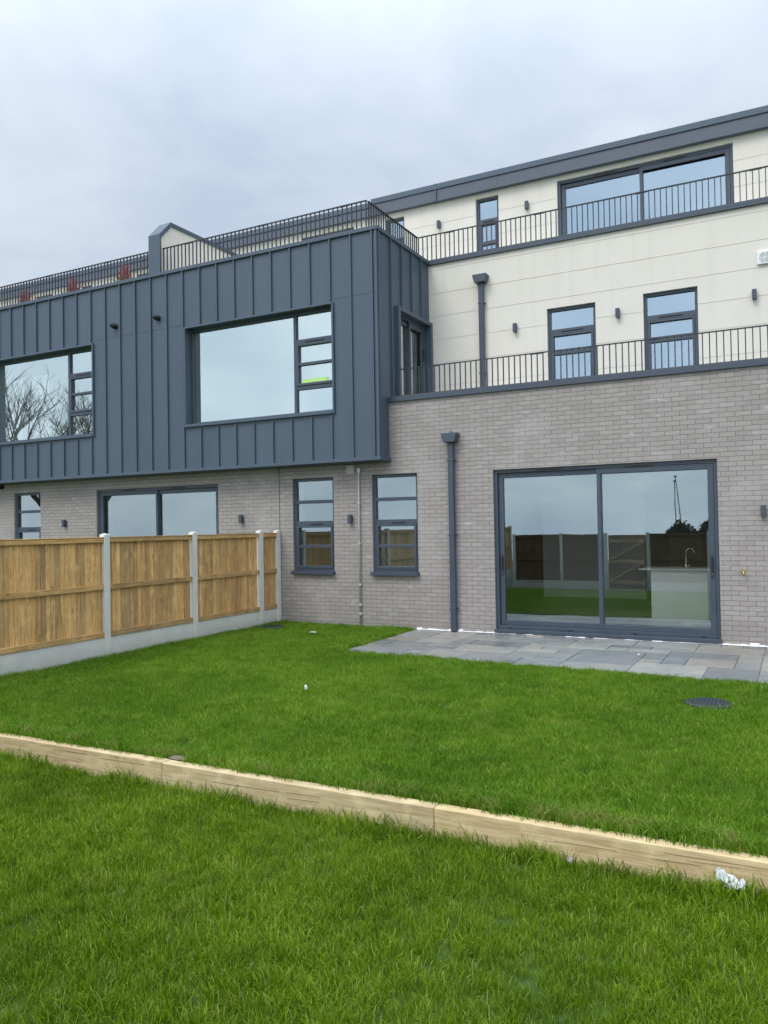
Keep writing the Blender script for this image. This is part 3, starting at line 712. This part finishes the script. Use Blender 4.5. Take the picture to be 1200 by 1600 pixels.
# ------------------------------------------------------------------ timber sleeper edging: one sleeper each
joints = [-9.02, -6.99, -4.593, -2.188, .21, 2.6, 5.0]
labs = ['pale timber sleeper edging the lawn step, at the fence end', 'pale timber sleeper edging the lawn step, running out at the left picture edge', 'pale timber sleeper in the middle of the lawn step, between the two visible joints',
        'pale timber sleeper edging the lawn step, beside the white plastic scrap', 'pale timber sleeper edging the lawn step, beyond the right picture edge', 'pale timber sleeper edging the lawn step, farthest right']
for k in range(4 if False else 6):
    a, b = joints[k] + .002, joints[k + 1] - .002
    mb = MB(); n = 24; dz = random.uniform(-.003, .003); tn = (.45, .4, .55, .62, .5, .5)[k]
    for i in range(1):
        mb.box(a, b, SY0 + random.uniform(-.004, .004), SY1, -.26, .002 + dz, tn)
    sc_ = MB()
    s_ = mb.build('timber_sleeper', M['sleeper'], None, .006); tag(s_, labs[k], 'sleeper', 'timber sleepers along the lawn step')
    for _ in range(4):                                                   # drying cracks in the front face
        x = random.uniform(a + .2, b - .7); z = random.uniform(-.11, -.03); L_ = random.uniform(.25, .6)
        for q_ in range(6): sc_.box(x + L_ * q_ / 6, x + L_ * (q_ + 1) / 6, SY0 - .0052, SY0 + .003, z + q_ * .0012, z + q_ * .0012 + 0.0004 + .0012 * math.sin(math.pi * (q_ + .5) / 6))
    sc_.build('drying_crack', M['crack'], s_)

# ------------------------------------------------------------------ fences
def fence(name, label, tf, posts, zt, zg, zbot, mat, mat_r, first_short=True, plabel=None):
    """u runs along the fence, d outwards away from the viewer's garden, w up"""
    o = tf(posts[0], 0, 0); t = thing(name, label, 'fence', (o[0], o[1], 0))
    for u in posts:
        mb = MB(tf); mb.box(u - .055, u + .055, -.01, .095, zbot, zt + .035)
        p = mb.build('concrete_post', M['concrete'], t, .006)
        c = MB(tf); c.add([(u - .055, -.01, zt + .0355), (u + .055, -.01, zt + .0355), (u + .055, .095, zt + .0355), (u - .055, .095, zt + .0355), (u, .042, zt + .055)], [(0, 1, 4), (1, 2, 4), (2, 3, 4), (3, 0, 4)]); c.build('post_cap', M['concrete'], p)
    for i in range(len(posts) - 1):
        a, b = sorted((posts[i], posts[i + 1])); a += .055; b -= .055
        mb = MB(tf); mb.box(a, b, .02, .065, zbot, zg); mb.build('gravel_board', M['concrete'], t, .004)
        mb = MB(tf); u = a + .004; 
        while u < b - .02:
            w = min(random.uniform(.074, .098), b - u); tn = random.random()
            # feather-edged board, thick at one side
            dd = random.uniform(.036, .042)
            mb.add([(u, dd, zg + .05), (u + w + .008 if u + w < b - .02 else u + w, dd + .012, zg + .05), (u + w, dd + .022, zg + .05), (u, dd + .018, zg + .05), (u, dd, zt - .02), (u + w + .008 if u + w < b - .02 else u + w, dd + .012, zt - .02), (u + w, dd + .022, zt - .02), (u, dd + .018, zt - .02)],
                   [(0, 1, 5, 4), (1, 2, 6, 5), (2, 3, 7, 6), (3, 0, 4, 7), (4, 5, 6, 7)], tn)
            u += w + random.uniform(.0, .003)
        p = mb.build('fence_panel', mat, t)
        tn = random.uniform(.3, .8)
        for z0, z1, th in ((zt - .082, zt - .016, .002), (zg + .705, zg + .785, .008), (zg + .004, zg + .082, .004)):
            r_ = MB(tf); r_.box(a + .003, b - .003, th, .034, z0, z1, random.uniform(.35, .8)); r_.build('rail', mat_r, p, .005)
        r_ = MB(tf); r_.box(a + .001, b - .001, -.004, .068, zt - .0155, zt, tn); r_.build('capping', mat_r, p, .003)
    return t
XFN = -9.12
fence('garden_fence', 'tan timber panel fence with concrete posts and gravel boards beside the lawn', lambda u, d, w: (XFN - d, u, w),
      [-.075, -.645, -2.53, -4.466, -6.38, -8.3, -10.2, -12.1, -14.0], 1.795, .305, -.5, M['fence'], M['fence_h'])
# fence, gate and things behind the viewer: the glass shows them
fx = lambda u, d, w: (u, -14.3 - d, w)
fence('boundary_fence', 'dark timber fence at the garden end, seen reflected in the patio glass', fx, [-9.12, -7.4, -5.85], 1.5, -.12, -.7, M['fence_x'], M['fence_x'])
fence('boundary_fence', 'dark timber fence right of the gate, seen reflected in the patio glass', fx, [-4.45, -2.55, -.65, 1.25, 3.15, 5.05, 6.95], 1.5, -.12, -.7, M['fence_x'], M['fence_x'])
gt = thing('garden_gate', 'timber garden gate with diagonal bracing, reflected in the patio glass', 'gate', (-5.15, -14.3, -.4))
mb = MB(fx); u = -5.76
while u < -4.56: mb.box(u, u + .096, .02, .04, -.36, 1.46, random.random()); u += .1
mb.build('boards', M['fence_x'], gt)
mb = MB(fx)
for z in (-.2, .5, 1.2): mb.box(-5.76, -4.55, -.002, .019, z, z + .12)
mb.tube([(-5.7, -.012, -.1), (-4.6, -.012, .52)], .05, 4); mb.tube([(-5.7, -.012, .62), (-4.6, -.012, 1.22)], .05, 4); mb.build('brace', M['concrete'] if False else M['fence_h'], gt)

# ------------------------------------------------------------------ small things lying about
def manhole(x, y, z, r, label):
    t = thing('manhole_cover', label, 'manhole cover', (x, y, z), 'round dark manhole covers')
    mb = MB(); mb.lathe((x, y, z), [(r, -.04), (r, .012), (r * .93, .02), (r * .93, .014)], 36); mb.build('rim', M['manhole'], t)
    mb = MB(); mb.lathe((x, y, z), [(r * .92, -.02), (r * .92, .017), (0.001, .017)], 36)
    for k in range(-5, 6):
        for j in range(-5, 6):
            a, b = k * r * .16, j * r * .16
            if a * a + b * b < (.82 * r) ** 2: mb.box(x + a - r * .05, x + a + r * .05, y + b - r * .03, y + b + r * .03, z + .017, z + .024)
    mb.build('lid', M['manhole'], t)
manhole(-.845, -4.30, .022, .225, 'round dark manhole cover in the lawn near the patio')
manhole(-8.70, -.90, .035, .235, 'round dark manhole cover in the lawn near the fence end')

def lump(name, label, cat, x, y, z, sx, sy, sz, mat, seed, rough=.35):
    r = random.Random(seed); bm = bmesh.new(); bmesh.ops.create_icosphere(bm, subdivisions=3, radius=1)
    ph = [r.uniform(0, 6) for _ in range(6)]
    for v in bm.verts:
        k = 1 + rough * (.5 * math.sin(3 * v.co.x + ph[0]) + .5 * math.sin(4 * v.co.y + ph[1]) * math.cos(3 * v.co.z + ph[2]) + r.uniform(-.25, .25))
        v.co = Vector((v.co.x * sx * k, v.co.y * sy * k, v.co.z * sz * k))
    me = bpy.data.meshes.new(name); bm.to_mesh(me); bm.free(); me.materials.append(mat)
    a = me.attributes.new('tint', 'FLOAT', 'FACE')
    o = bpy.data.objects.new(name, me); COL.objects.link(o); o.location = (x, y, z); return tag(o, label, cat)
# crumpled plastic against the sleeper: a creased sheet
bm = bmesh.new(); bmesh.ops.create_grid(bm, x_segments=16, y_segments=10, size=1)
r_ = random.Random(4)
for v in bm.verts:
    u, w = v.co.x, v.co.y
    z = .042 * math.exp(-((u + .75) ** 2) * 7) + .02 * math.sin(5 * u + 3 * w) + .016 * math.sin(11 * w + 4 * u) + r_.uniform(-.006, .006)
    v.co = Vector((u * .07 + r_.uniform(-.007, .007), w * .036 * (1 - .35 * abs(u)) + .01 * math.sin(6 * u), z + .02))
me = bpy.data.meshes.new('plastic_scrap'); bm.to_mesh(me); bm.free(); me.materials.append(m_plain('white_plastic_film', (.80, .81, .83), .35, .06))
o = bpy.data.objects.new('plastic_scrap', me); COL.objects.link(o); o.location = (-.37, -8.20, -.125); o.rotation_euler = (R(18), 0, R(-12)); tag(o, 'crumpled white plastic scrap lying in the grass against the sleeper', 'litter')
lump('pebble', 'small pale pebble in the grass at the foot of the sleeper', 'stone', -1.26, -8.20, -.15, .020, .016, .020, M['stone'], 2)
lump('stone_chip', 'flat pale stone chip lying on the lawn near the wall', 'stone', -7.45, -1.45, .075, .075, .05, .016, M['stone'], 3)
lump('paper_scrap', 'tiny white scrap lying in the middle of the upper lawn', 'litter', -4.96, -5.45, .075, .016, .012, .03, M['white'], 5)
lump('soil_patch', 'bare grey soil lump where the lawn meets the sleeper', 'soil', -4.55, -7.97, .004, .10, .04, .010, M['dirt'], 7)
lump('foam_crumb', 'tiny white crumb on the patio flags before the large door', 'litter', -2.0, -1.55, .036, .018, .014, .008, M['white'], 9)

# ------------------------------------------------------------------ trees and street things behind the viewer
def bare_tree(x, y, z, h, seed, label):
    r = random.Random(seed); t = thing('bare_tree', label, 'tree', (x, y, z), 'leafless trees beyond the garden')
    tr = MB(); br = MB()
    def grow(p, d, L, rad, lev):
        pts = [p]; q = p.copy(); dd = d.copy()
        for k in range(4):
            dd = (dd + Vector((r.uniform(-.14, .14), r.uniform(-.14, .14), r.uniform(-.04, .12)))).normalized(); q = q + dd * L / 4; pts.append(q.copy())
        (tr if lev == 0 else br).tube(pts, [rad, rad * .9, rad * .78, rad * .66, rad * .5], 7 if lev < 2 else 3, False)
        if lev >= 5: return
        for k in range(3 if lev < 4 else 3):
            i = r.choice((2, 3, 4, 4)); a = r.uniform(0, 6.28); side_ = Vector((math.cos(a), math.sin(a), r.uniform(-.1, .35)))
            grow(pts[i], (dd * .75 + side_ * r.uniform(.45, .9)).normalized(), L * r.uniform(.55, .8), rad * .5, lev + 1)
        if lev < 4: grow(pts[4], dd, L * .75, rad * .5, lev + 1)
    grow(Vector((x, y, z)), Vector((.05, 0, 1)), h * .30, h * .022, 0)
    tr.build('trunk', M['bark'], t); br.build('branches', M['bark'], t)
bare_tree(-36.5, -17, -.5, 13, 3, 'bare winter tree left of the garden, nearer the fence')
bare_tree(-42, -24, -.8, 15, 8, 'taller bare winter tree behind the first one')
def lamp(x, y, z, h, lean, label):
    t = thing('street_lamp', label, 'street lamp', (x, y, z))
    mb = MB(); mb.tube([(x, y, z), (x, y, z + 1), (x + lean, y, z + h)], [.09, .07, .045], 8); mb.build('post', M['grey_plastic'], t)
    mb = MB(); mb.box(x + lean - .12, x + lean + .12, y - .3, y + .1, z + h, z + h + .1); mb.build('lantern', M['frame'], t)
lamp(-10.1, -65, -2.6, 8.3, 0, 'upright grey street lamp reflected in the patio glass'); lamp(-9.4, -66, -2.6, 8.8, -.75, 'thin leaning pole standing in for a hanging wire, reflected in the patio glass')  # leaning post is a made-up stand-in for a thin hanging wire
def shrub(x, y, z, w, h, seed, label):
    r = random.Random(seed); t = thing('shrub', label, 'shrub', (x, y, z), 'dark stand-in shrubs beyond the end fence')
    mb = MB(); mb.tube([(x, y, z), (x + .1, y, z + h * .5)], [.08, .03], 6); mb.build('stem', M['bark'], t)
    mb = MB()
    for k in range(7000):
        a = r.uniform(0, 6.28); q = r.random() ** .5; hh = r.random(); rad = w * q * (1 - .45 * hh ** 2) * (1 + .2 * math.sin(3 * a + seed))
        p = Vector((x + rad * math.cos(a), y + rad * .7 * math.sin(a), z + h * hh * (1 - .25 * q))); s_ = r.uniform(.11, .2)
        v = [p + Vector((r.uniform(-s_, s_), r.uniform(-s_, s_), r.uniform(-s_, s_))) for _ in range(3)]
        mb.add([tuple(i) for i in v], [(0, 1, 2)])
    mb.build('foliage', M['leaf'], t)
shrub(-7.2, -45, -1.8, 1.7, 4.0, 1, 'dark shrub standing in for a stepped building silhouette, lowest of three'); shrub(-4.6, -45.5, -1.8, 2.6, 4.6, 2, 'dark rounded shrub standing in for a stepped building silhouette, middle of three'); shrub(-1.0, -46, -1.8, 3.4, 5.4, 3, 'tallest dark shrub standing in for a stepped building silhouette')  # shrubs made up in place of a building's stepped outline

# ------------------------------------------------------------------ grass: blades in tufts, scattered over the two lawns
def lawn(name, label, mat, areas, holes, zfun, per_m2, blade_h, blade_w, sfun, spread=.055, nblade=26):
    V = []; F = []; var = []; tint = []
    for k in range(4):
        for b in range(nblade):
            a = rng.uniform(0, 6.283); q = spread * math.sqrt(rng.uniform(0, 1)); x, y = q * math.cos(a), q * math.sin(a)
            h = blade_h * rng.uniform(.45, 1.15) * (1 - .25 * q / spread); w = blade_w * rng.uniform(.7, 1.25)
            la = rng.uniform(0, 6.283); lean = h * rng.uniform(.2, 1.05); dx, dy = math.cos(la) * lean, math.sin(la) * lean
            fa = rng.uniform(0, 6.283); px, py = math.cos(fa) * w / 2, math.sin(fa) * w / 2
            o = len(V)
            V += [(x - px, y - py, -.01), (x + px, y + py, -.01), (x + dx * .3 + px * .9, y + dy * .3 + py * .9, h * .55), (x + dx * .3 - px * .9, y + dy * .3 - py * .9, h * .55),
                  (x + dx * .68 + px * .6, y + dy * .68 + py * .6, h * .86), (x + dx * .68 - px * .6, y + dy * .68 - py * .6, h * .86), (x + dx, y + dy, h * (.98 if lean < h * .5 else .88))]
            F += [(o, o + 1, o + 2, o + 3), (o + 3, o + 2, o + 4, o + 5), (o + 5, o + 4, o + 6)]; tint += [rng.uniform(0, 1)] * 3; var += [10 + k] * 7
    P = []
    for (x0, x1, y0, y1, mul) in areas:
        n = int((x1 - x0) * (y1 - y0) * per_m2 * mul); P.append(np.column_stack([rng.uniform(x0, x1, n), rng.uniform(y0, y1, n)]))
    P = np.concatenate(P); keep = np.ones(len(P), bool)
    for h in holes: keep &= ~h(P[:, 0], P[:, 1])
    P = P[keep]; n = len(P)
    Z = np.array([zfun(y) for y in P[:, 1]]); base = len(V)
    V += [(float(a), float(b), float(c)) for (a, b), c in zip(P, Z)]
    me = bpy.data.meshes.new(name); me.from_pydata(V, [], F)
    var += list(rng.integers(0, 4, n))
    me.attributes.new('variant', 'INT', 'POINT').data.foreach_set('value', np.array(var, np.int32))
    rot = np.zeros((len(V), 3), np.float32); rot[base:, 0] = rng.normal(0, .14, n); rot[base:, 1] = rng.normal(0, .14, n); rot[base:, 2] = rng.uniform(0, 6.283, n)
    me.attributes.new('turn', 'FLOAT_VECTOR', 'POINT').data.foreach_set('vector', rot.ravel())
    sc = np.ones(len(V), np.float32); sc[base:] = sfun(P[:, 0], P[:, 1]) * rng.uniform(.75, 1.3, n)
    me.attributes.new('size', 'FLOAT', 'POINT').data.foreach_set('value', sc)
    me.attributes.new('tint', 'FLOAT', 'FACE').data.foreach_set('value', tint)
    me.materials.append(mat)
    o = bpy.data.objects.new(name, me); COL.objects.link(o); tag(o, label, 'grass', None, 'stuff')
    g = bpy.data.node_groups.new('scatter_tufts', 'GeometryNodeTree')
    g.interface.new_socket('Geometry', in_out='INPUT', socket_type='NodeSocketGeometry'); g.interface.new_socket('Geometry', in_out='OUTPUT', socket_type='NodeSocketGeometry')
    N = g.nodes.new; L = g.links.new; gi = N('NodeGroupInput'); go = N('NodeGroupOutput')
    def na(nm, dt): x = N('GeometryNodeInputNamedAttribute'); x.data_type = dt; x.inputs['Name'].default_value = nm; return x.outputs['Attribute']
    v_ = na('variant', 'INT'); tr_ = na('turn', 'FLOAT_VECTOR'); sz_ = na('size', 'FLOAT')
    def eq(k): c = N('FunctionNodeCompare'); c.data_type = 'INT'; c.operation = 'EQUAL'; L(v_, c.inputs[2]); c.inputs[3].default_value = k; return c.outputs[0]
    j = N('GeometryNodeJoinGeometry')
    for k in range(4):
        sa = N('GeometryNodeSeparateGeometry'); L(gi.outputs[0], sa.inputs[0]); L(eq(10 + k), sa.inputs[1])
        sb = N('GeometryNodeSeparateGeometry'); L(gi.outputs[0], sb.inputs[0]); L(eq(k), sb.inputs[1])
        ip = N('GeometryNodeInstanceOnPoints'); L(sb.outputs[0], ip.inputs['Points']); L(sa.outputs[0], ip.inputs['Instance'])
        er = N('FunctionNodeEulerToRotation'); L(tr_, er.inputs[0]); L(er.outputs[0], ip.inputs['Rotation']); L(sz_, ip.inputs['Scale'])
        L(ip.outputs[0], j.inputs[0])
    L(j.outputs[0], go.inputs[0])
    md = o.modifiers.new('scatter', 'NODES'); md.node_group = g
    return o
def in_patio(x, y): return (x > -6.17) & (y > -2.66 - (x + 6.15) * .052)
def in_hole(cx, cy, r): return lambda x, y: (x - cx) ** 2 + (y - cy) ** 2 < r * r
def patchy(x, y): return .92 + .13 * np.sin(1.9 * x + .7 * y) * np.cos(1.3 * y - .8 * x) + .12 * np.sin(5.1 * x + 1.3) * np.sin(4.3 * y)
def s_up(x, y):
    s = patchy(x, y); s = s * np.where(y < -7.85, 1.25, 1.0) * np.where(x < -8.95, 1.25, 1.0) * np.where(y > -.12, 1.2, 1)
    return s
lawn('lawn_grass', 'short bright green lawn above the sleeper step', M['grass_a'],
     [(-9.1, 1.6, -8.0, -.03, 1.0), (-9.1, 1.6, -8.03, -7.8, 1.2)], [in_patio, in_hole(-.845, -4.30, .165), in_hole(-8.70, -.90, .18), in_hole(-4.55, -7.97, .09)],
     lambda y: -.004, 620, .068, .0033, s_up)
def s_dn(x, y):
    s = patchy(x * 1.1 + 3, y * 1.2); k = rng.uniform(0, 1, len(x))
    return s * np.where((y > -8.24) & (k > .72), 1.75, 1.0) * np.where((y > -8.18), .95, 1.0)
lawn('lawn_grass', 'longer tufted green grass below the sleeper step in the foreground', M['grass_b'],
     [(-9.1, 2.2, -12.6, -8.135, 1.0), (-9.1, 2.2, -8.2, -8.13, .8)], [], zl, 680, .078, .0032, s_dn, .06, 28)

# ------------------------------------------------------------------ sky and light
world = bpy.data.worlds.new('World'); scene.world = world; world.use_nodes = True
wt = world.node_tree; wt.nodes.clear()
SUN_EL, SUN_AZ = R(52), R(200)      # compass-style azimuth, measured from +Y towards +X
wo = wt.nodes.new('ShaderNodeOutputWorld'); bg = wt.nodes.new('ShaderNodeBackground'); bg.inputs[1].default_value = .136
sky = wt.nodes.new('ShaderNodeTexSky'); sky.sky_type = 'NISHITA'; sky.sun_disc = False; sky.sun_elevation = SUN_EL; sky.sun_rotation = SUN_AZ; sky.dust_density = 2.5
tc = wt.nodes.new('ShaderNodeTexCoord'); sep = wt.nodes.new('ShaderNodeSeparateXYZ'); wt.links.new(tc.outputs['Generated'], sep.inputs[0])
def wm(op, a, b=0.0, clamp=False):
    nd = wt.nodes.new('ShaderNodeMath'); nd.operation = op; nd.use_clamp = clamp
    for i, v in enumerate((a, b)):
        if isinstance(v, bpy.types.NodeSocket): wt.links.new(v, nd.inputs[i])
        else: nd.inputs[i].default_value = v
    return nd.outputs[0]
zc = wm('MAXIMUM', sep.outputs[2], 0.0); den = wm('ADD', zc, .35)
cv = wt.nodes.new('ShaderNodeCombineXYZ'); wt.links.new(wm('DIVIDE', sep.outputs[0], den), cv.inputs[0]); wt.links.new(wm('DIVIDE', sep.outputs[1], den), cv.inputs[1])
def wnoise(scale, detail, rough):
    n_ = wt.nodes.new('ShaderNodeTexNoise'); wt.links.new(cv.outputs[0], n_.inputs['Vector']); n_.inputs['Scale'].default_value = scale; n_.inputs['Detail'].default_value = detail; n_.inputs['Roughness'].default_value = rough; n_.inputs['Distortion'].default_value = .4
    return n_.outputs['Fac']
cl = wm('ADD', wm('MULTIPLY', wnoise(1.5, 6, .5), .65), wm('MULTIPLY', wnoise(4.2, 5, .55), .35))
rp = wt.nodes.new('ShaderNodeValToRGB'); wt.links.new(cl, rp.inputs[0])
rp.color_ramp.elements[0].position = .38; rp.color_ramp.elements[0].color = (4.75, 5.6, 6.75, 1); rp.color_ramp.elements[1].position = .62; rp.color_ramp.elements[1].color = (6.75, 7.45, 8.3, 1)
def wmix(f, a, b, blend='MIX'):
    nd = wt.nodes.new('ShaderNodeMix'); nd.data_type = 'RGBA'; nd.blend_type = blend; nd.clamp_factor = False
    for s_, v in ((nd.inputs[0], f), (nd.inputs[6], a), (nd.inputs[7], b)):
        if isinstance(v, bpy.types.NodeSocket): wt.links.new(v, s_)
        else: s_.default_value = v
    return nd.outputs[2]
# overcast dome: brighter overhead and towards the hidden sun, which is behind the viewer
gl = wm('ADD', wm('ADD', .80, wm('MULTIPLY', wm('POWER', zc, 3.6), 3.0)), wm('MULTIPLY', wm('MAXIMUM', wm('MULTIPLY', sep.outputs[1], -1.0), 0.0), .95))
cg = wt.nodes.new('ShaderNodeCombineXYZ'); [wt.links.new(gl, cg.inputs[i]) for i in range(3)]
cloud = wmix(1.0, rp.outputs[0], cg.outputs[0], 'MULTIPLY')
wt.links.new(wmix(.88, sky.outputs[0], cloud), bg.inputs[0]); wt.links.new(bg.outputs[0], wo.inputs[0])
sun = bpy.data.lights.new('sun', 'SUN'); sun.energy = 1.5; sun.angle = R(25); sun.color = (1, .965, .91)
so = bpy.data.objects.new('sun', sun); COL.objects.link(so)
dv = Vector((math.sin(SUN_AZ) * math.cos(SUN_EL), math.cos(SUN_AZ) * math.cos(SUN_EL), math.sin(SUN_EL)))
so.rotation_euler = dv.to_track_quat('Z', 'Y').to_euler(); so.location = (0, -10, 20)

# ------------------------------------------------------------------ camera
cam = bpy.data.cameras.new('camera'); co = bpy.data.objects.new('camera', cam); COL.objects.link(co); scene.camera = co
cam.sensor_fit = 'VERTICAL'; cam.sensor_height = 36; cam.lens = 27.648; cam.clip_end = 3000; cam.clip_start = .05
yaw, pitch, roll = 0.4832995, 0.01879456, -0.01688395
fw = Vector((-math.sin(yaw) * math.cos(pitch), math.cos(yaw) * math.cos(pitch), math.sin(pitch))); rt = Vector((math.cos(yaw), math.sin(yaw), 0)); upv = rt.cross(fw)
c_, s_ = math.cos(roll), math.sin(roll); r2 = rt * c_ + upv * s_; u2 = upv * c_ - rt * s_
mw = Matrix((r2, u2, -fw)).transposed().to_4x4(); mw.translation = (0, -12.9312, 1.8765); co.matrix_world = mw

scene.view_settings.view_transform = 'Standard'; scene.view_settings.look = 'None'; scene.view_settings.exposure = 0
scene.cycles.max_bounces = 8; scene.cycles.transparent_max_bounces = 12; scene.cycles.use_denoising = True
scene.cycles.sample_clamp_indirect = 6
